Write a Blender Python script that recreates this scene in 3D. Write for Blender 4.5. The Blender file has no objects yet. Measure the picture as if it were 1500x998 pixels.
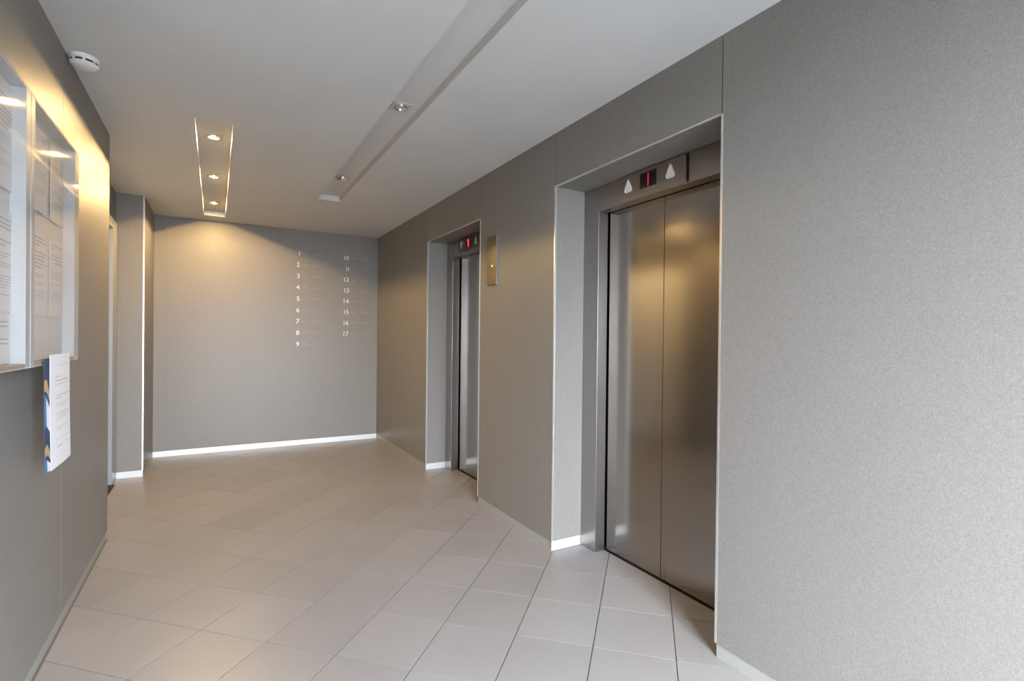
import bpy, bmesh, math, random
from mathutils import Matrix, Vector

random.seed(7)
scene = bpy.context.scene
COL = scene.collection

# ------------------------------------------------------------------ camera
YAW, PIT, ROL, CAMH, FPX = 0.5221, -0.0061, 0.0109, 1.27, 755.44
F = Vector((math.sin(YAW) * math.cos(PIT), math.cos(YAW) * math.cos(PIT), math.sin(PIT)))
R0 = Vector((math.cos(YAW), -math.sin(YAW), 0)); U0 = R0.cross(F)
RR = R0 * math.cos(ROL) + U0 * math.sin(ROL)
UU = -R0 * math.sin(ROL) + U0 * math.cos(ROL)
cd = bpy.data.cameras.new('camera')
cd.sensor_width = 36.0
cd.lens = FPX * 36.0 / 1500.0
cd.clip_start = 0.02
cam = bpy.data.objects.new('camera', cd)
COL.objects.link(cam)
m = Matrix.Identity(4)
for i in range(3):
    m[i][0] = RR[i]; m[i][1] = UU[i]; m[i][2] = -F[i]
m[0][3] = 0; m[1][3] = 0; m[2][3] = CAMH
cam.matrix_world = m
scene.camera = cam

# ------------------------------------------------------------------ main dimensions
RW, LW, B, H = 1.741, -0.568, 6.383, 2.482       # right wall, left wall, end wall, ceiling
FY = -1.20                                        # entrance wall behind the camera
ZO = 2.165                                        # head of the elevator recesses
L1 = (1.372, 2.528); L2 = (3.529, 4.646)          # recesses along y
NX, NY0, NY1 = -0.75, 3.978, 5.58                 # door niche on the left
SX = -0.548                                       # stub wall face beyond the niche
WIN = (0.10, 1.28, 0.02, 2.25)                   # glazed entrance x0 x1 z0 z1
SK = 0.058                                        # skirting height

# ------------------------------------------------------------------ world, daylight, exposure
SKY = 96.0
w = bpy.data.worlds.new('overcast_sky'); scene.world = w
w.use_nodes = True
bg = w.node_tree.nodes['Background']
bg.inputs[0].default_value = (0.82, 0.89, 1.0, 1)
bg.inputs[1].default_value = SKY
pl = bpy.data.lights.new('entrance_daylight', 'AREA')   # sampling portal in the entrance opening
pl.shape = 'RECTANGLE'; pl.size = WIN[1] - WIN[0]; pl.size_y = WIN[3] - WIN[2]
pl.cycles.is_portal = True
po = bpy.data.objects.new('entrance_daylight', pl); COL.objects.link(po)
po.location = ((WIN[0] + WIN[1]) / 2, FY - 0.06, (WIN[2] + WIN[3]) / 2)
po.rotation_euler = (math.radians(90), 0, 0)
LAMP = 20500.0                                     # radiance of the lit halogen lamps
vs = scene.view_settings
vs.view_transform = 'Standard'; vs.look = 'None'; vs.gamma = 1.0; vs.exposure = 0.0
vs.use_curve_mapping = False
scene.display_settings.display_device = 'sRGB'
scene.cycles.max_bounces = 14
scene.cycles.diffuse_bounces = 8
scene.cycles.glossy_bounces = 6
scene.cycles.transparent_max_bounces = 12
scene.cycles.sample_clamp_indirect = 12
scene.cycles.use_denoising = True

# ------------------------------------------------------------------ materials
def new_mat(name):
    mt = bpy.data.materials.new(name); mt.use_nodes = True
    nt = mt.node_tree
    return mt, nt, nt.nodes['Principled BSDF'], nt.links

def simple(name, col, rough=0.5, metal=0.0, spec=0.5, aniso=0.0):
    mt, nt, b, lk = new_mat(name)
    b.inputs['Base Color'].default_value = (*col, 1)
    b.inputs['Roughness'].default_value = rough
    b.inputs['Metallic'].default_value = metal
    b.inputs['Specular IOR Level'].default_value = spec
    b.inputs['Anisotropic'].default_value = aniso
    return mt

def N(nt, t, **kw):
    n = nt.nodes.new(t)
    for k, v in kw.items():
        setattr(n, k, v)
    return n

def noise(nt, lk, vec, scale, detail=2.0, rough=0.5):
    n = N(nt, 'ShaderNodeTexNoise')
    n.inputs['Scale'].default_value = scale
    n.inputs['Detail'].default_value = detail
    n.inputs['Roughness'].default_value = rough
    lk.new(vec, n.inputs['Vector'])
    return n.outputs['Fac']

def mapping(nt, lk, sc):
    tc = N(nt, 'ShaderNodeTexCoord')
    mp = N(nt, 'ShaderNodeMapping')
    mp.inputs['Scale'].default_value = sc
    lk.new(tc.outputs['Object'], mp.inputs['Vector'])
    return mp.outputs['Vector']

def mathn(nt, lk, op, a, b):
    n = N(nt, 'ShaderNodeMath', operation=op)
    for i, v in enumerate((a, b)):
        if isinstance(v, (int, float)):
            n.inputs[i].default_value = v
        else:
            lk.new(v, n.inputs[i])
    return n.outputs[0]

def ramp(nt, lk, fac, c0, c1, p0=0.0, p1=1.0):
    r = N(nt, 'ShaderNodeValToRGB')
    r.color_ramp.elements[0].position = p0; r.color_ramp.elements[0].color = (*c0, 1)
    r.color_ramp.elements[1].position = p1; r.color_ramp.elements[1].color = (*c1, 1)
    lk.new(fac, r.inputs[0])
    return r.outputs[0]

def fabric_mat():
    """Taupe-grey woven wall covering: fine crossed threads and speckle, satin finish."""
    mt, nt, b, lk = new_mat('woven_wall_covering')
    a = noise(nt, lk, mapping(nt, lk, (520, 520, 90)), 1.0, 2)
    c = noise(nt, lk, mapping(nt, lk, (90, 90, 520)), 1.0, 2)
    s = noise(nt, lk, mapping(nt, lk, (330, 330, 330)), 1.0, 2)
    t = mathn(nt, lk, 'ADD', mathn(nt, lk, 'ADD', mathn(nt, lk, 'MULTIPLY', a, .3), mathn(nt, lk, 'MULTIPLY', c, .3)),
              mathn(nt, lk, 'MULTIPLY', s, .4))
    big = noise(nt, lk, mapping(nt, lk, (1.5, 1.5, .7)), 1.0, 3)
    t2 = mathn(nt, lk, 'ADD', mathn(nt, lk, 'MULTIPLY', t, .9), mathn(nt, lk, 'MULTIPLY', big, .1))
    lk.new(ramp(nt, lk, t2, (.132, .121, .109), (.258, .241, .220), .3, .7), b.inputs['Base Color'])
    b.inputs['Roughness'].default_value = .42
    b.inputs['Specular IOR Level'].default_value = .45
    bp = N(nt, 'ShaderNodeBump'); bp.inputs['Strength'].default_value = .12; bp.inputs['Distance'].default_value = .001
    lk.new(t, bp.inputs['Height']); lk.new(bp.outputs[0], b.inputs['Normal'])
    return mt

def steel_mat(name, c0, c1, r0, r1, aniso=.5):
    mt, nt, b, lk = new_mat(name)
    g = noise(nt, lk, mapping(nt, lk, (1500, 1500, 12)), 1.0, 2)
    big = noise(nt, lk, mapping(nt, lk, (4, 4, 1.2)), 1.0, 3)
    lk.new(ramp(nt, lk, mathn(nt, lk, 'ADD', mathn(nt, lk, 'MULTIPLY', g, .6), mathn(nt, lk, 'MULTIPLY', big, .4)), c0, c1, .3, .7), b.inputs['Base Color'])
    mr = N(nt, 'ShaderNodeMapRange'); lk.new(g, mr.inputs[0])
    mr.inputs[3].default_value = r0; mr.inputs[4].default_value = r1
    lk.new(mr.outputs[0], b.inputs['Roughness'])
    b.inputs['Metallic'].default_value = 1.0
    return mt

def tile_mat():
    mt, nt, b, lk = new_mat('matt_beige_grey_porcelain')
    oi = N(nt, 'ShaderNodeObjectInfo')
    n1 = noise(nt, lk, mapping(nt, lk, (3, 3, 3)), 1.0, 4)
    n2 = noise(nt, lk, mapping(nt, lk, (160, 160, 160)), 1.0, 2)
    f = mathn(nt, lk, 'ADD', mathn(nt, lk, 'MULTIPLY', n1, .5), mathn(nt, lk, 'ADD', mathn(nt, lk, 'MULTIPLY', n2, .2), mathn(nt, lk, 'MULTIPLY', oi.outputs['Random'], .3)))
    lk.new(ramp(nt, lk, f, (.255, .238, .230), (.315, .295, .285), .2, .8), b.inputs['Base Color'])
    mr = N(nt, 'ShaderNodeMapRange'); lk.new(n1, mr.inputs[0])
    mr.inputs[3].default_value = .30; mr.inputs[4].default_value = .42
    lk.new(mr.outputs[0], b.inputs['Roughness'])
    b.inputs['Specular IOR Level'].default_value = .5
    bp = N(nt, 'ShaderNodeBump'); bp.inputs['Strength'].default_value = .05; bp.inputs['Distance'].default_value = .001
    lk.new(n2, bp.inputs['Height']); lk.new(bp.outputs[0], b.inputs['Normal'])
    return mt

def plaster_mat():
    mt, nt, b, lk = new_mat('white_ceiling_paint')
    n = noise(nt, lk, mapping(nt, lk, (2, 2, 2)), 1.0, 4)
    lk.new(ramp(nt, lk, n, (.60, .60, .59), (.64, .64, .63), .3, .7), b.inputs['Base Color'])
    b.inputs['Roughness'].default_value = .7
    return mt

def glass_mat(name, tint=(.96, .98, .98), rough=.02, ior=1.5):
    mt, nt, b, lk = new_mat(name)
    nt.nodes.remove(b)
    out = nt.nodes['Material Output']
    tr = N(nt, 'ShaderNodeBsdfTransparent'); tr.inputs[0].default_value = (*tint, 1)
    gl = N(nt, 'ShaderNodeBsdfGlossy'); gl.inputs['Roughness'].default_value = rough
    fr = N(nt, 'ShaderNodeFresnel')          # the same from both sides of the pane
    ge = N(nt, 'ShaderNodeNewGeometry')
    lk.new(mathn(nt, lk, 'ADD', ior, mathn(nt, lk, 'MULTIPLY', ge.outputs['Backfacing'], 1 / ior - ior)), fr.inputs['IOR'])
    mx = N(nt, 'ShaderNodeMixShader')
    lk.new(fr.outputs[0], mx.inputs[0]); lk.new(tr.outputs[0], mx.inputs[1]); lk.new(gl.outputs[0], mx.inputs[2])
    lk.new(mx.outputs[0], out.inputs[0])
    return mt

def emit_mat(name, col, s):
    mt, nt, b, lk = new_mat(name)
    b.inputs['Base Color'].default_value = (*col, 1)
    b.inputs['Emission Color'].default_value = (*col, 1)
    b.inputs['Emission Strength'].default_value = s
    return mt

M = dict(
    fabric=fabric_mat(),
    steel=steel_mat('brushed_stainless_steel', (.315, .292, .272), (.35, .327, .305), .13, .17),
    steel2=steel_mat('brushed_steel_frame', (.36, .335, .315), (.395, .37, .35), .28, .34),
    steel3=steel_mat('dark_bronze_steel', (.12, .105, .095), (.14, .125, .11), .30, .36),
    bronze=steel_mat('brushed_warm_steel', (.20, .18, .14), (.235, .21, .165), .26, .32),
    alu=simple('satin_aluminium', (.64, .64, .63), .40, .35),
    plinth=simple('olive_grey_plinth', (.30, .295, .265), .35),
    trim=simple('aluminium_edge_profile', (.85, .84, .82), .32, .9),
    joint=simple('grey_joint_strip', (.36, .35, .33), .5),
    core=simple('wall_core', (.25, .24, .22), .8),
    tile=tile_mat(),
    grout=simple('grey_grout', (.17, .16, .15), .85),
    ceil=plaster_mat(),
    trough=simple('white_trough_paint', (.58, .57, .555), .55),
    black=simple('black_gap', (.012, .012, .012), .6),
    glass=glass_mat('clear_pane', (.99, .99, .99), .03, 1.36),
    wglass=glass_mat('entrance_pane', (.97, .985, .99), .0),
    white=simple('white_plastic', (.74, .745, .73), .4),
    slot=simple('dark_vent', (.03, .035, .035), .7),
    bezel=simple('white_lamp_bezel', (.47, .47, .46), .4),
    chrome=simple('chrome_reflector', (.75, .73, .68), .18, 1.0),
    lens=simple('unlit_lamp_glass', (.5, .46, .38), .2),
    bulb=emit_mat('lit_halogen', (1.0, .65, .27), LAMP),
    red=emit_mat('red_led_bright', (1.0, .03, .06), 1.3),
    reddim=emit_mat('red_led_dim', (.5, .01, .04), .35),
    screen=simple('black_display', (.004, .004, .004), .25),
    arrow=simple('pale_arrow_lens', (.72, .72, .70), .4),
    arrow2=simple('green_grey_arrow_lens', (.44, .45, .34), .4),
    digit=simple('white_acrylic_numeral', (.74, .73, .71), .3, .0),
    faint=simple('small_grey_lettering', (.31, .295, .27), .4),
    paper=simple('paper', (.88, .84, .82), .8),
    paperw=simple('bright_paper', (.72, .72, .75), .7),
    ink=simple('grey_print', (.55, .52, .52), .8),
    board=simple('pale_board', (.82, .79, .76), .6),
    stile=simple('pale_grey_profile', (.55, .57, .58), .4),
    rail=simple('tan_rail', (.42, .34, .25), .5),
    navy=simple('navy_print', (.03, .05, .11), .6),
    blue=simple('blue_print', (.03, .20, .45), .6),
    tan=simple('tan_print', (.48, .32, .17), .6),
    door=simple('grey_steel_door', (.78, .79, .80), .35),
    frame=simple('pale_door_frame', (.26, .27, .275), .3),
    ground=simple('outdoor_paving', (.13, .128, .125), .9),
)

# ------------------------------------------------------------------ mesh helpers
class MB:
    def __init__(self):
        self.v = []; self.f = []
    def face(self, pts):
        n = len(self.v); self.v += [tuple(p) for p in pts]; self.f.append(tuple(range(n, n + len(pts))))
        return self
    def box(self, x0, x1, y0, y1, z0, z1):
        x0, x1 = sorted((x0, x1)); y0, y1 = sorted((y0, y1)); z0, z1 = sorted((z0, z1))
        n = len(self.v)
        self.v += [(x0, y0, z0), (x1, y0, z0), (x1, y1, z0), (x0, y1, z0), (x0, y0, z1), (x1, y0, z1), (x1, y1, z1), (x0, y1, z1)]
        for q in ((0, 3, 2, 1), (4, 5, 6, 7), (0, 1, 5, 4), (1, 2, 6, 5), (2, 3, 7, 6), (3, 0, 4, 7)):
            self.f.append(tuple(n + i for i in q))
        return self
    def prism(self, poly, fn, d0, d1):
        """poly: 2-D outline, fn(a, b, d) -> 3-D point, extruded from d0 to d1"""
        k = len(poly); n = len(self.v)
        self.v += [tuple(fn(a, b, d0)) for a, b in poly] + [tuple(fn(a, b, d1)) for a, b in poly]
        self.f.append(tuple(n + i for i in range(k))[::-1]); self.f.append(tuple(n + k + i for i in range(k)))
        for i in range(k):
            j = (i + 1) % k
            self.f.append((n + i, n + j, n + k + j, n + k + i))
        return self
    def lathe(self, prof, c, seg=32, sign=1):
        """prof: list of (radius, z offset) turned about the vertical through c"""
        n = len(self.v); k = len(prof)
        for s in range(seg):
            a = 2 * math.pi * s / seg
            for r, z in prof:
                self.v.append((c[0] + r * math.cos(a), c[1] + r * math.sin(a), c[2] + sign * z))
        for s in range(seg):
            t = (s + 1) % seg
            for i in range(k - 1):
                self.f.append((n + s * k + i, n + t * k + i, n + t * k + i + 1, n + s * k + i + 1))
        return self
    def build(self, name, mat, parent=None, bevel=0.0, smooth=False, seg=2, origin=None):
        me = bpy.data.meshes.new(name)
        o = Vector(origin) if origin else Vector((0, 0, 0))
        me.from_pydata([tuple(Vector(p) - o) for p in self.v], [], self.f)
        bm = bmesh.new(); bm.from_mesh(me)
        bmesh.ops.remove_doubles(bm, verts=bm.verts, dist=1e-6)
        bmesh.ops.recalc_face_normals(bm, faces=bm.faces)
        if bevel:
            bmesh.ops.bevel(bm, geom=list(bm.edges), offset=bevel, segments=seg, affect='EDGES', profile=.5, clamp_overlap=True)
        bm.to_mesh(me); bm.free()
        if smooth:
            for p in me.polygons:
                p.use_smooth = True
        me.materials.append(mat if not isinstance(mat, str) else M[mat])
        ob = bpy.data.objects.new(name, me); COL.objects.link(ob)
        ob.location = o
        if parent:
            ob.parent = parent
            if parent.type == 'EMPTY' or parent.location.length > 0:
                ob.matrix_parent_inverse = Matrix.Translation(-Vector(parent['_o'])) if '_o' in parent else Matrix.Identity(4)
        return ob

def BX(name, mat, parent, *b, bevel=0.0):
    return MB().box(*b).build(name, mat, parent, bevel)

def tag(o, label, cat=None, group=None, kind=None):
    o['label'] = label
    if cat: o['category'] = cat
    if group: o['group'] = group
    if kind: o['kind'] = kind
    return o

def thing(name, loc, label, cat, group=None):
    e = bpy.data.objects.new(name, None); COL.objects.link(e)
    e.location = loc; e.empty_display_size = .05
    e['_o'] = tuple(loc)
    return tag(e, label, cat, group)

# ------------------------------------------------------------------ floor with diagonal tiles
floor = BX('floor', 'grout', None, -1.0, 2.3, FY - .15, B + .12, -.12, -.004)
tag(floor, 'diagonally laid beige-grey porcelain tile floor of the lobby', 'floor', kind='structure')
TA, TSA, TSB, TO1, TO2 = 0.7768, 0.3310, 0.3274, 2.1314, -0.8519
tu = (math.sin(TA), math.cos(TA)); tw = (math.cos(TA), -math.sin(TA))
def clip(poly, x0, x1, y0, y1):
    for ax, val, s in ((0, x0, 1), (0, x1, -1), (1, y0, 1), (1, y1, -1)):
        out = []
        for i in range(len(poly)):
            p, q = poly[i], poly[(i + 1) % len(poly)]
            a = (p[ax] - val) * s; b = (q[ax] - val) * s
            if a >= 0: out.append(p)
            if (a >= 0) != (b >= 0):
                t = a / (a - b); out.append((p[0] + (q[0] - p[0]) * t, p[1] + (q[1] - p[1]) * t))
        poly = out
        if not poly: return []
    return poly
REG = [(LW + .004, RW + .006, FY, B - .004), (RW + .006, 2.03, L1[0] + .004, L1[1] - .004), (RW + .006, 2.02, L2[0] + .004, L2[1] - .004),
       (NX + .004, LW + .004, NY0 + .004, NY1 - .004)]
GAP = .0021
for i in range(-22, 26):
    for j in range(-26, 22):
        def P(a, b):
            s, t = TO1 + a * TSA, TO2 + b * TSB
            return (tu[0] * s + tw[0] * t, tu[1] * s + tw[1] * t)
        e1, e2 = GAP / TSA, GAP / TSB
        quad = [P(i + e1, j + e2), P(i + 1 - e1, j + e2), P(i + 1 - e1, j + 1 - e2), P(i + e1, j + 1 - e2)]
        mb = MB(); area = 0
        for rg in REG:
            pg = clip(quad, *rg)
            if len(pg) < 3: continue
            ar = abs(sum(pg[k][0] * pg[(k + 1) % len(pg)][1] - pg[(k + 1) % len(pg)][0] * pg[k][1] for k in range(len(pg)))) / 2
            if ar < 2e-5: continue
            area += ar
            mb.prism(pg, lambda a, b, d: (a, b, d), -.008, 0.0)
        if area > 1e-4:
            t = mb.build('tile', 'tile', floor)

# ------------------------------------------------------------------ ceiling with two light troughs
T1 = (.784, .966, -.80, 4.842); T2 = (-.108, .082, 3.40, 6.125); TD = .046
def holes(xs, ys, hol):
    for a in range(len(xs) - 1):
        for b in range(len(ys) - 1):
            cx, cy = (xs[a] + xs[a + 1]) / 2, (ys[b] + ys[b + 1]) / 2
            if not any(h[0] < cx < h[1] and h[2] < cy < h[3] for h in hol):
                yield xs[a], xs[a + 1], ys[b], ys[b + 1]
cm = MB()
for (x0, x1, y0, y1) in holes(sorted([-1.0, 2.3, T1[0], T1[1], T2[0], T2[1]]), sorted([FY - .15, B + .12, T1[2], T1[3], T2[2], T2[3]]), (T1, T2)):
    cm.face([(x0, y0, H), (x0, y1, H), (x1, y1, H), (x1, y0, H)])
cm.box(-1.0, 2.3, FY - .15, B + .12, H + .07, H + .2)
ceiling = cm.build('ceiling', 'ceil')
tag(ceiling, 'flat white painted ceiling with two long recessed light troughs', 'ceiling', kind='structure')
for T in (T1, T2):
    x0, x1, y0, y1 = T
    tb = MB()
    z0, z1 = H, H + TD
    tb.face([(x0, y0, z0), (x0, y1, z0), (x0, y1, z1), (x0, y0, z1)]); tb.face([(x1, y0, z0), (x1, y1, z0), (x1, y1, z1), (x1, y0, z1)])
    tb.face([(x0, y0, z0), (x1, y0, z0), (x1, y0, z1), (x0, y0, z1)]); tb.face([(x0, y1, z0), (x1, y1, z0), (x1, y1, z1), (x0, y1, z1)])
    tb.face([(x0, y0, z1), (x1, y0, z1), (x1, y1, z1), (x0, y1, z1)])
    tb.build('light_trough', 'trough', ceiling)

# ------------------------------------------------------------------ right wall: core, panels, reveals, profiles
wr = MB()
XC, XB = RW + .012, 2.12
for (y0, y1) in ((FY - .15, L1[0] - .012), (L1[1] + .012, L2[0] - .012), (L2[1] + .012, B + .12)):
    wr.box(XC, XB, y0, y1, -.1, H + .05)
for (y0, y1) in (L1, L2):
    wr.box(XC, XB, y0 - .012, y1 + .012, ZO + .012, H + .05)
wr.box(XB, 2.25, FY - .15, B + .12, -.1, H + .05)
wall_right = wr.build('wall_right', 'joint')
tag(wall_right, 'long right wall clad in taupe woven panels with two elevator recesses', 'wall', kind='structure')
G = .0015
def rpanel(y0, y1, z0, z1):
    BX('wall_panel', 'fabric', wall_right, RW, XC, y0 + G, y1 - G, z0, z1)
rpanel(FY, .10, SK, H); rpanel(.10, L1[0] - .002, SK, H)
rpanel(L1[1], L2[0], SK, H); rpanel(L2[1], 5.74, SK, H); rpanel(5.74, B, SK, H)
for (y0, y1), D in ((L1, .216), (L2, .200)):
    rpanel(y0, y1, ZO, H)
    x1 = RW + D
    BX('reveal_panel', 'fabric', wall_right, RW + .001, x1, y1, y1 + .012, SK, ZO)
    BX('reveal_panel', 'fabric', wall_right, RW + .001, x1, y0 - .012, y0, SK, ZO)
    BX('soffit_panel', 'fabric', wall_right, RW + .001, x1, y0, y1, ZO, ZO + .012)
    for yy, s in ((y0, -1), (y1, 1)):
        BX('corner_profile', 'trim', wall_right, RW - .0015, RW + .010, yy - s * .0015, yy + s * .008, SK, ZO + .001)
    BX('corner_profile', 'trim', wall_right, RW - .0015, RW + .008, y0, y1, ZO - .0015, ZO + .006)
# skirting of the right wall (set back under the panels) and of the reveals
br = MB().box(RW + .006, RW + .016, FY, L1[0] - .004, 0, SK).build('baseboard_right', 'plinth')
tag(br, 'slim aluminium skirting set back along the right wall', 'baseboard', kind='structure')
for (y0, y1) in ((L1[1] + .004, L2[0] - .004), (L2[1] + .004, B)):
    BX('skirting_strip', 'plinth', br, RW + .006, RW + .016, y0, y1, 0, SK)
for (y0, y1), D in ((L1, .216), (L2, .200)):
    BX('skirting_strip', 'alu', br, RW + .002, RW + D, y1 + .002, y1 + .011, 0, SK)
    BX('skirting_strip', 'alu', br, RW + .018, RW + D, y0 - .011, y0 - .002, 0, SK)

# ------------------------------------------------------------------ end wall
wb = MB().box(-1.0, 2.25, B + .012, B + .12, -.1, H + .05).build('wall_back', 'joint')
tag(wb, 'end wall clad in taupe woven panels carrying the floor numbers', 'wall', kind='structure')
for x0, x1 in ((SX, -.44), (-.44, .667), (.667, RW)):
    BX('wall_panel', 'fabric', wb, x0 + .0003, x1 - .0003, B, B + .012, SK, H)
bb = MB().box(SX, RW, B + .002, B + .012, 0, SK).build('baseboard_back', 'alu')
tag(bb, 'bright aluminium skirting along the end wall', 'baseboard', kind='structure')

# ------------------------------------------------------------------ left wall, niche and stub
wl = MB()
wl.box(-1.0, LW - .012, FY - .15, NY0 - .012, -.1, H + .05)
wl.box(-1.0, NX - .05, NY0 - .012, NY1 + .012, -.1, H + .05)
wl.box(-1.0, SX - .012, NY1 + .012, B + .12, -.1, H + .05)
wall_left = wl.build('wall_left', 'joint')
tag(wall_left, 'left wall clad in taupe woven panels with a shallow door niche', 'wall', kind='structure')
for y0, y1 in ((FY, .50), (.50, 1.70), (1.70, 2.871), (2.871, NY0)):
    BX('wall_panel', 'fabric', wall_left, LW - .012, LW, y0 + .0013, y1 - .0013, SK, H)
BX('reveal_panel', 'fabric', wall_left, NX - .05, LW - .001, NY0 - .012, NY0, SK, H)
BX('reveal_panel', 'fabric', wall_left, NX - .05, SX - .001, NY1, NY1 + .012, SK, H)
BX('wall_panel', 'fabric', wall_left, SX - .012, SX, NY1 + .001, B, SK, H)
BX('wall_panel', 'fabric', wall_left, NX - .05, NX, NY0, NY1, 2.22, H)
BX('wall_panel', 'fabric', wall_left, NX - .05, NX, NY0, 4.20, SK, 2.22)
BX('corner_profile', 'trim', wall_left, SX - .010, SX + .0015, NY1 - .0015, NY1 + .007, SK, H)
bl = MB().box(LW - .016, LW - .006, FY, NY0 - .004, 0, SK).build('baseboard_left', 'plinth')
tag(bl, 'slim aluminium skirting set back along the left wall', 'baseboard', kind='structure')
BX('skirting_strip', 'alu', bl, NX, SX - .002, NY1 + .002, NY1 + .011, 0, SK)
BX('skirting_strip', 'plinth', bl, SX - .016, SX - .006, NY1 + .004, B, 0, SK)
# door in the niche
d1 = MB().box(NX - .045, NX - .02, 4.29, 5.30, .01, 2.13).build('door_1', 'door')
tag(d1, 'pale grey flush door set in the shallow niche of the left wall', 'door', kind='structure')
BX('door_frame', 'frame', d1, NX - .05, NX + .012, 5.36, NY1 - .001, 0, 2.22, bevel=.003)
BX('door_frame', 'frame', d1, NX - .05, NX + .012, 4.20, 4.285, 0, 2.22, bevel=.003)
BX('door_frame', 'frame', d1, NX - .05, NX + .012, 4.285, 5.36, 2.14, 2.22, bevel=.003)
BX('shadow_gap', 'black', d1, NX - .05, NX - .03, 5.30, 5.36, 0, 2.14)
BX('threshold', 'black', d1, NX - .045, NX + .03, 4.285, 5.36, 0, .008)
hd = BX('handle', 'trim', d1, NX - .02, NX + .03, 4.36, 4.375, 1.0, 1.02, bevel=.003)
BX('handle', 'trim', d1, NX + .018, NX + .03, 4.36, 4.48, 1.0, 1.02, bevel=.003)

# ------------------------------------------------------------------ entrance wall behind the camera
wf = MB()
for (x0, x1, z0, z1) in holes(sorted([-1.0, 2.25, WIN[0], WIN[1]]), sorted([-.1, H + .05, WIN[2], WIN[3]]), (WIN,)):
    wf.box(x0, x1, FY - .15, FY, z0, z1)
wall_front = wf.build('wall_front', 'fabric')
tag(wall_front, 'entrance wall behind the viewer with a glazed door screen', 'wall', kind='structure')
fm = MB()
x0, x1, z0, z1 = WIN
for a in (x0, (x0 + x1) / 2 - .03, x1 - .06):
    fm.box(a, a + .06, FY - .11, FY - .05, z0, z1)
fm.box(x0, x1, FY - .11, FY - .05, z0, z0 + .05); fm.box(x0, x1, FY - .11, FY - .05, z1 - .06, z1)
win = fm.build('window_1', 'alu')
tag(win, 'glazed aluminium entrance screen behind the viewer', 'window', kind='structure')
xm = (x0 + x1) / 2
BX('pane', 'wglass', win, x0 + .06, xm - .03, FY - .082, FY - .078, z0 + .05, z1 - .06)
BX('pane', 'wglass', win, xm + .03, x1 - .06, FY - .082, FY - .078, z0 + .05, z1 - .06)
gr = MB().box(-25, 25, -40, FY - .16, -.14, -.02).build('ground', 'ground')
tag(gr, 'grey paving outside the glazed entrance', 'ground', kind='structure')

# ------------------------------------------------------------------ elevators
def elevator(y0, y1, D, label, left_down, digit_mat, digit_w, arrow_mat, panel_mat, shift, group):
    xf = RW + D; cy = (y0 + y1) / 2; ci = cy + shift; xd = xf + .080
    t = thing('elevator_entrance', (xf, cy, 0), label, 'elevator', group)
    JW = .138; ZH = 2.018
    BX('jamb', 'steel2', t, xf, xd - .009, y1 - JW, y1 - .0008, .001, ZH, bevel=.0015)
    BX('jamb', 'steel2', t, xf, xd - .009, y0 + .0008, y0 + JW, .001, ZH, bevel=.0015)
    BX('header', 'steel2', t, xf, xd - .009, y0 + .0008, y1 - .0008, ZH + .0006, ZO - .0015, bevel=.0015)
    BX('shaft_lining', 'black', t, xd + .030, xd + .034, y0 + .01, y1 - .01, .002, ZO - .01)
    dy0, dy1 = y0 + JW - .03, y1 - JW + .03
    BX('door_panel', 'steel', t, xd, xd + .025, cy + .0015, y1 - JW - .006, .010, ZH + .02, bevel=.0015)
    BX('door_panel', 'steel', t, xd, xd + .025, y0 + JW + .006, cy - .0015, .010, ZH + .02, bevel=.0015)
    BX('sill', 'black', t, xd - .008, xd + .028, y0 + JW, y1 - JW, -.003, .003)
    # indicator box on the header, with a bevelled lower lip
    xi = xf - .014
    pm = MB()
    prof = [(xf, 2.022), (xf - .004, 2.022), (xi, 2.036), (xi, ZO - .006), (xf, ZO - .006)]
    pm.prism(prof, lambda a, b, d: (a, d, b), ci - .230, ci + .230)
    ip = pm.build('indicator_panel', panel_mat, t)
    BX('display', 'screen', ip, xi - .0015, xi + .001, ci - .040, ci + .074, 2.060, 2.140)
    BX('red_digit', digit_mat, ip, xi - .0028, xi - .0015, ci + .015 - digit_w / 2, ci + .015 + digit_w / 2, 2.066, 2.132)
    if digit_w > .015:
        MB().prism([(0, 0), (0, -.022), (.012, -.016)], lambda a, b, d: (d, ci + .015 + digit_w / 2 + a * 1.0, 2.132 + b), xi - .0028, xi - .0015).build('red_digit', digit_mat, ip)
    for k, yy in enumerate((ci + .166, ci - .135)):
        out = [(0, .036), (.010, .022), (.0285, -.018), (.027, -.028), (.020, -.034), (-.020, -.034), (-.027, -.028), (-.0285, -.018), (-.010, .022)]
        s = -1 if (left_down and k == 0) else 1
        MB().prism([(a, b * s) for a, b in out], lambda a, b, d: (d, yy + a, 2.100 + b), xi - .003, xi + .001).build('direction_arrow', arrow_mat, ip)
    for yy in (ci + .234, ci - .234):
        BX('header_joint', 'black', t, xf - .0008, xf + .001, yy - .0035, yy + .0035, 2.024, ZO - .004)
    BX('header_seam', 'black', t, xf - .0004, xf + .001, y1 - JW + .002, y1 - JW + .003, ZH + .002, ZO - .004)
    return t
elevator(*L1, .216, 'nearer brushed steel elevator with two door panels and pale arrow indicators above', False, 'reddim', .011, 'arrow', 'steel2', .011, 'elevators in the right wall')
elevator(*L2, .200, 'farther steel elevator near the end wall with a bright red digit above', True, 'red', .024, 'arrow2', 'steel3', .033, 'elevators in the right wall')

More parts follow.
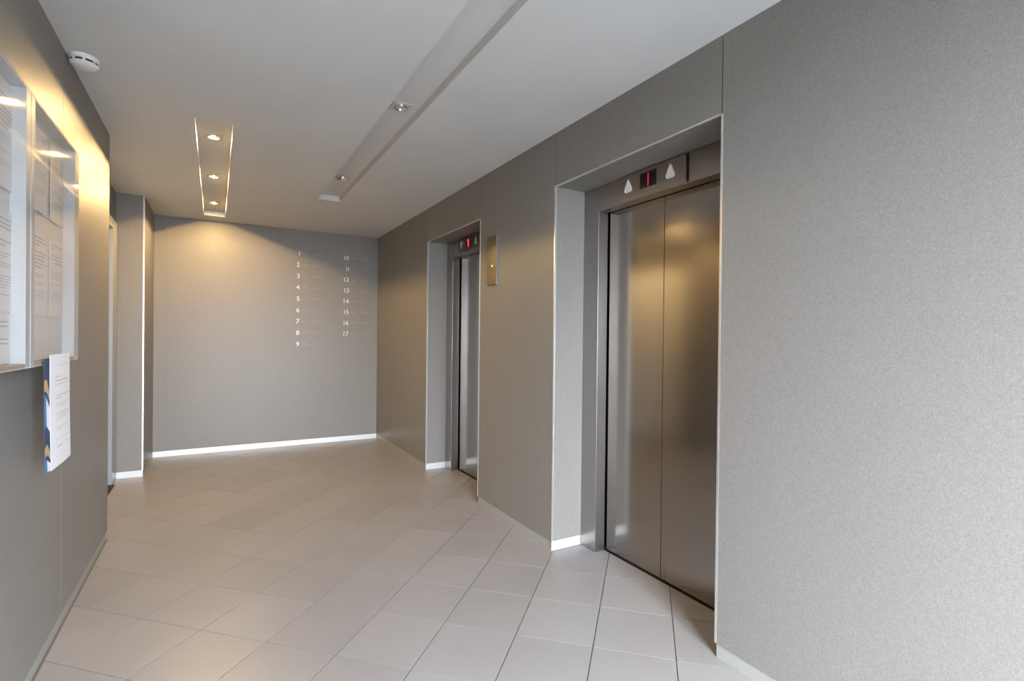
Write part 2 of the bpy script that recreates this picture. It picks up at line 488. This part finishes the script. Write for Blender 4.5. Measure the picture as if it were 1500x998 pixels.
# ------------------------------------------------------------------ call panel between the elevators
t = thing('call_panel', (RW, 3.309, 1.646), 'narrow brushed metal call plate on the wall between the two elevators', 'call panel')
BX('plate', 'bronze', t, RW - .014, RW, 3.240, 3.378, 1.646, 2.000, bevel=.002)
BX('lit_edge', 'steel2', t, RW - .015, RW - .0005, 3.2375, 3.2405, 1.646, 2.000)  # paler steel sliver: light on the plate's near side, put into the colour
cb = MB().prism([(.011 * math.cos(a * math.pi / 10), .011 * math.sin(a * math.pi / 10)) for a in range(20)], lambda a, b, d: (d, 3.296 + a, 1.783 + b), RW - .017, RW - .013).build('button_ring', 'chrome', t)
MB().prism([(.006 * math.cos(a * math.pi / 8), .006 * math.sin(a * math.pi / 8)) for a in range(16)], lambda a, b, d: (d, 3.296 + a, 1.783 + b), RW - .019, RW - .016).build('button', emit_mat('button_glow', (1.0, .8, .5), 1.2), cb)

# ------------------------------------------------------------------ downlights
def downlight(x, y, lit, label, group):
    z = H + TD
    t = thing('recessed_downlight', (x, y, z), label, 'downlight', group)
    s, hh = .053, .036
    # square bezel plate with a round opening
    mb = MB(); n = 32
    for zz in (z - .004,):
        for k in range(n):
            a0, a1 = 2 * math.pi * k / n, 2 * math.pi * (k + 1) / n
            def sq(a):
                c, d = math.cos(a), math.sin(a); r = s / max(abs(c), abs(d)); return (x + r * c, y + r * d)
            p0, p1 = sq(a0), sq(a1)
            mb.face([(x + hh * math.cos(a0), y + hh * math.sin(a0), zz), (x + hh * math.cos(a1), y + hh * math.sin(a1), zz), (*p1, zz), (*p0, zz)])
            mb.face([(*p0, zz), (*p1, zz), (*p1, z), (*p0, z)])
    mb.build('bezel', 'bezel', t)
    MB().lathe([(.0365, .000), (.0365, .009), (.034, .0125), (.031, .011), (.027, .000)], (x, y, z), 32, -1).build('ring', 'chrome', t, smooth=True)
    if lit:
        MB().lathe([(.029, .001), (.012, .0012)], (x, y, z), 32, -1).build('reflector', 'chrome', t, smooth=True)
        MB().lathe([(.008, .001), (.008, .009), (.0065, .012), (.0035, .0133), (.0001, .0137)], (x, y, z), 20, -1).build('lamp', 'bulb', t, smooth=True)
    else:
        MB().lathe([(.029, .001), (.020, .0045), (.010, .003), (.0001, .002)], (x, y, z), 32, -1).build('reflector', 'lens', t, smooth=True)
for yy, lb in ((3.80, 'lit halogen downlight nearest the viewer in the short left ceiling trough'), (4.745, 'middle one of three lit halogen downlights in the short left trough'),
               (5.69, 'lit halogen downlight closest to the end wall in the short trough')):
    downlight(-.018, yy, True, lb, 'lit downlights in the short trough')
for yy, lb in ((2.765, 'unlit square downlight in the long ceiling trough, nearer one in view'), (4.25, 'unlit square downlight at the far end of the long ceiling trough')):
    downlight(.872, yy, False, lb, 'unlit downlights in the long trough')

# ------------------------------------------------------------------ smoke detector
t = thing('smoke_detector', (-.509, 2.925, H), 'round white smoke detector on the ceiling beside the left wall', 'smoke detector')
c = (-.509, 2.925, H)
MB().lathe([(.0001, 0), (.054, 0), (.054, .012), (.050, .018), (.0001, .018)], c, 40, -1).build('base', 'white', t, smooth=False)
MB().lathe([(.047, .016), (.047, .030)], c, 40, -1).build('vent', 'slot', t)
cap = MB().lathe([(.0495, .027), (.052, .029), (.052, .033), (.044, .041), (.028, .0465), (.0001, .048)], c, 40, -1).build('cap', 'white', t, smooth=True)
for k in range(8):
    a = 2 * math.pi * (k + .2) / 8
    mb = MB()
    w_ = .10
    mb.prism([(.0515 * math.cos(a - w_), .0515 * math.sin(a - w_)), (.0515 * math.cos(a + w_), .0515 * math.sin(a + w_)), (.046 * math.cos(a + w_), .046 * math.sin(a + w_)), (.046 * math.cos(a - w_), .046 * math.sin(a - w_))],
             lambda p, q, d: (c[0] + p, c[1] + q, d), H - .030, H - .016).build('vent_rib', 'white', t)

# ------------------------------------------------------------------ notice boards on the left wall
GX = -.508
def board(y0, y1, z0, z1, sl, sr, label):
    t = thing('notice_board', (LW, (y0 + y1) / 2, z0), label, 'notice board', 'notice boards on the left wall')
    BX('backing', 'board', t, LW + .0005, LW + .025, y0, y1, z0, z1)
    BX('stile', 'stile', t, LW + .025, GX + .004, y0, y0 + sl, z0, z1, bevel=.002)
    BX('stile', 'stile', t, LW + .025, GX + .004, y1 - sr, y1, z0, z1, bevel=.002)
    BX('rail', 'rail', t, LW + .025, GX + .004, y0 + sl, y1 - sr, z0, z0 + .016, bevel=.002)
    BX('rail', 'stile', t, LW + .025, GX + .004, y0 + sl, y1 - sr, z1 - .008, z1, bevel=.002)
    BX('glass_door', 'glass', t, GX + .0042, GX + .0072, y0 + .001, y1 - .001, z0 + .006, z1 - .001)
    return t
BZ0, BZ1 = 1.157, 2.022
board(1.48, 2.158, BZ0, BZ1, .044, .045, 'glass-fronted notice board cut off by the left edge of the view')
board(2.161, 2.803, BZ0, BZ1, .042, .060, 'glass-fronted notice board on the left wall, the one nearer the niche')

def notice(y0, z0, wd, ht, label, style):
    """a printed sheet behind the glass"""
    xx = LW + .0262 + .004
    s = MB().box(xx, xx + .0008, y0, y0 + wd, z0, z0 + ht).build('paper_notice', 'paper')
    tag(s, label, 'notice', 'paper notices behind glass')
    mb = MB(); z = z0 + ht - .022; rnd = random.Random(style)
    k = 0
    while z > z0 + .05:
        para = rnd.randint(2, 5)
        for q in range(para):
            if z < z0 + .05: break
            hgt = .0052 if k < 2 else .0026
            a = .02 + (rnd.uniform(.0, .05) if k < 2 else 0); b = wd - .018 - (rnd.uniform(.03, .12) if q == para - 1 else rnd.uniform(0, .012))
            mb.box(xx + .0008, xx + .0010, y0 + a, y0 + b, z - hgt, z)
            z -= .0085 if k >= 2 else .013
        z -= .012; k += 1
    mb.build('printed_text', 'ink', s)['kind'] = 'stuff'
    return s
notice(2.286, 1.330, .205, .295, 'printed sheet in the lower row beside the divider, in the right notice board', 1)
notice(2.524, 1.330, .195, .295, 'printed sheet at the lower right of the right notice board', 2)
notice(2.290, 1.690, .205, .295, 'printed sheet in the upper row beside the divider, in the right notice board', 3)
notice(2.530, 1.690, .195, .290, 'printed sheet at the upper right of the right notice board', 4)
notice(1.925, 1.330, .205, .295, 'printed sheet in the middle row of the left notice board', 5)
notice(1.925, 1.690, .205, .295, 'printed sheet in the upper row of the left notice board', 6)
pn = notice(1.900, 1.176, .205, .148, 'low printed sheet with a blue mark at the bottom of the left notice board', 8)
xx = LW + .0315
MB().prism([(.018 * math.cos(a * math.pi / 8), .018 * math.sin(a * math.pi / 8)) for a in range(16)], lambda a, b, d: (d, 2.00 + a, 1.205 + b), xx, xx + .0004).build('blue_mark', 'blue', pn)

# poster hanging below the right board
def curved(name, mat, parent, y0, y1, z0, z1, x, amp, th=.0008):
    """a hanging sheet: slightly bowed, with thickness"""
    mb = MB(); n, k = 8, 12
    def pt(i, j, o):
        u, v = i / n, j / k
        return (x + amp * (math.sin(math.pi * u) * .4 + (1 - v) ** 2 * .8) + o, y0 + (y1 - y0) * u, z0 + (z1 - z0) * v)
    for o in (0, th):
        for i in range(n):
            for j in range(k):
                q = [pt(i, j, o), pt(i + 1, j, o), pt(i + 1, j + 1, o), pt(i, j + 1, o)]
                mb.face(q)
    for i in range(n):
        for j in (0, k):
            mb.face([pt(i, j, 0), pt(i + 1, j, 0), pt(i + 1, j, th), pt(i, j, th)])
    for j in range(k):
        for i in (0, n):
            mb.face([pt(i, j, 0), pt(i, j + 1, 0), pt(i, j + 1, th), pt(i, j, th)])
    return mb.build(name, mat, parent, smooth=False), pt
t = thing('hanging_leaflet', (-.498, 2.44, .79), 'leaflet of a white printed sheet and coloured cover hanging below the right notice board', 'leaflet')
PX = -.4985
cov, pt0 = curved('cover_sheet', 'navy', t, 2.282, 2.575, .793, 1.180, PX, .006)
sht, pt1 = curved('white_sheet', 'paperw', t, 2.335, 2.612, .790, 1.192, PX + .004, .006)
def on_sheet(pt, u, v, o):
    p = pt(u * 8, v * 12, o); return p
mb = MB(); rnd = random.Random(5)
def line(u0, u1, v, hv):
    for q in range(6):
        a, b = u0 + (u1 - u0) * q / 6, u0 + (u1 - u0) * (q + 1) / 6
        mb.face([on_sheet(pt1, a, v, .0011), on_sheet(pt1, b, v, .0011), on_sheet(pt1, b, v + hv, .0011), on_sheet(pt1, a, v + hv, .0011)])
for u0, u1, v, hv in ((.25, .92, .90, .005), (.22, .42, .795, .012), (.22, .85, .755, .014), (.22, .95, .725, .006), (.24, .92, .625, .010), (.24, .5, .60, .010),
                      (.24, .9, .55, .006), (.26, .88, .53, .006), (.24, .8, .47, .005), (.26, .92, .455, .005), (.26, .9, .44, .005), (.26, .84, .425, .005), (.26, .8, .41, .006),
                      (.24, .9, .345, .005), (.26, .9, .33, .005), (.26, .5, .315, .005), (.24, .9, .235, .005), (.26, .52, .165, .014), (.7, .86, .175, .010)):
    line(u0, u1, v, hv)
mb.build('printed_text', 'ink', sht)['kind'] = 'stuff'
def band(col, pts):
    b = MB(); n = len(pts) // 2; top = pts[:n]; bot = pts[n:][::-1]      # upper and lower outline, split into rows
    for i in range(n - 1):
        for r in range(6):
            def P(k, q):
                return (top[k][0] + (bot[k][0] - top[k][0]) * q / 6, top[k][1] + (bot[k][1] - top[k][1]) * q / 6)
            b.face([on_sheet(pt0, *P(i, r), .0012), on_sheet(pt0, *P(i + 1, r), .0012), on_sheet(pt0, *P(i + 1, r + 1), .0012), on_sheet(pt0, *P(i, r + 1), .0012)])
    b.build('printed_band', col, cov)
band('tan', [(0, .81), (.09, .82), (.20, .70), (.20, .62), (.10, .70), (0, .72)])
band('blue', [(0, .69), (.07, .67), (.07, .40), (0, .38)])
band('paperw', [(.075, .66), (.20, .56), (.20, .34), (.075, .41)])
band('tan', [(0, .22), (.09, .245), (.20, .16), (.20, .09), (.10, .15), (0, .14)])
band('blue', [(0, .12), (.07, .11), (.07, .0), (0, .0)])
band('paperw', [(.075, .105), (.20, .06), (.20, .0), (.075, .0)])

# ------------------------------------------------------------------ numbers on the end wall
def text_mesh(s, size):
    cu = bpy.data.curves.new('numeral', 'FONT'); cu.body = s; cu.size = size; cu.extrude = .002
    cu.align_x = 'RIGHT'; cu.resolution_u = 4; cu.space_character = 1.22
    ob = bpy.data.objects.new('numeral', cu); COL.objects.link(ob)
    dg = bpy.context.evaluated_depsgraph_get(); dg.update()
    me = bpy.data.meshes.new_from_object(ob.evaluated_get(dg))
    bpy.data.objects.remove(ob); bpy.data.curves.remove(cu)
    return me
rows = [(str(k + 1), .838, 2.213 - .1308 * k) for k in range(9)] + [(str(k + 10), 1.392, 2.203 - .1300 * k) for k in range(8)]
WD = 'zero one two three four five six seven eight nine ten eleven twelve thirteen fourteen fifteen sixteen seventeen'.split()
NUMLAB = {k: 'pale numeral %s on the end wall, between %s and %s' % (WD[k], WD[k - 1], WD[k + 1]) for k in range(1, 17)}
NUMLAB.update({1: 'pale numeral one at the top of the left column on the end wall', 9: 'pale numeral nine at the bottom of the left column on the end wall',
               10: 'pale numeral ten at the top of the right column on the end wall', 17: 'pale numeral seventeen at the bottom of the right column on the end wall'})
for s, x, z in rows:
    k = int(s)
    o = thing('floor_number', (x, B, z), NUMLAB[k], 'number', 'floor numbers on the end wall')
    xr = 0.0
    for ch in reversed(s):
        me = text_mesh(ch, .074)
        zs = [v.co.y for v in me.vertices]; xs = [v.co.x for v in me.vertices]
        oy = (max(zs) + min(zs)) / 2; ox = max(xs)
        for v in me.vertices:
            a, b, d = v.co
            v.co = (a - ox + xr, -d - .0021, b - oy)
        me.materials.clear(); me.materials.append(M['digit'])
        dg = bpy.data.objects.new('digit', me); COL.objects.link(dg); dg.parent = o
        xr -= (max(xs) - min(xs)) + .016
    rnd = random.Random(k * 3)
    mb = MB()
    for c0, cnt in ((.030, rnd.randint(2, 4)), (.155, rnd.randint(3, 5))):
        for q in range(cnt):
            xq = c0 + q * .021
            hq = rnd.choice((.020, .024, .014))
            mb.box(xq, xq + .004, -.0015, -.0001, -hq / 2, hq / 2)
            if rnd.random() < .6:
                zz = rnd.choice((-.008, 0, .008)); mb.box(xq + .004, xq + .014, -.0015, -.0001, zz - .002, zz + .002)
    sl = mb.build('small_lettering', 'faint', o); sl.matrix_parent_inverse = Matrix.Identity(4); sl['kind'] = 'stuff'
for o in bpy.data.objects:
    if '_o' in o: del o['_o']
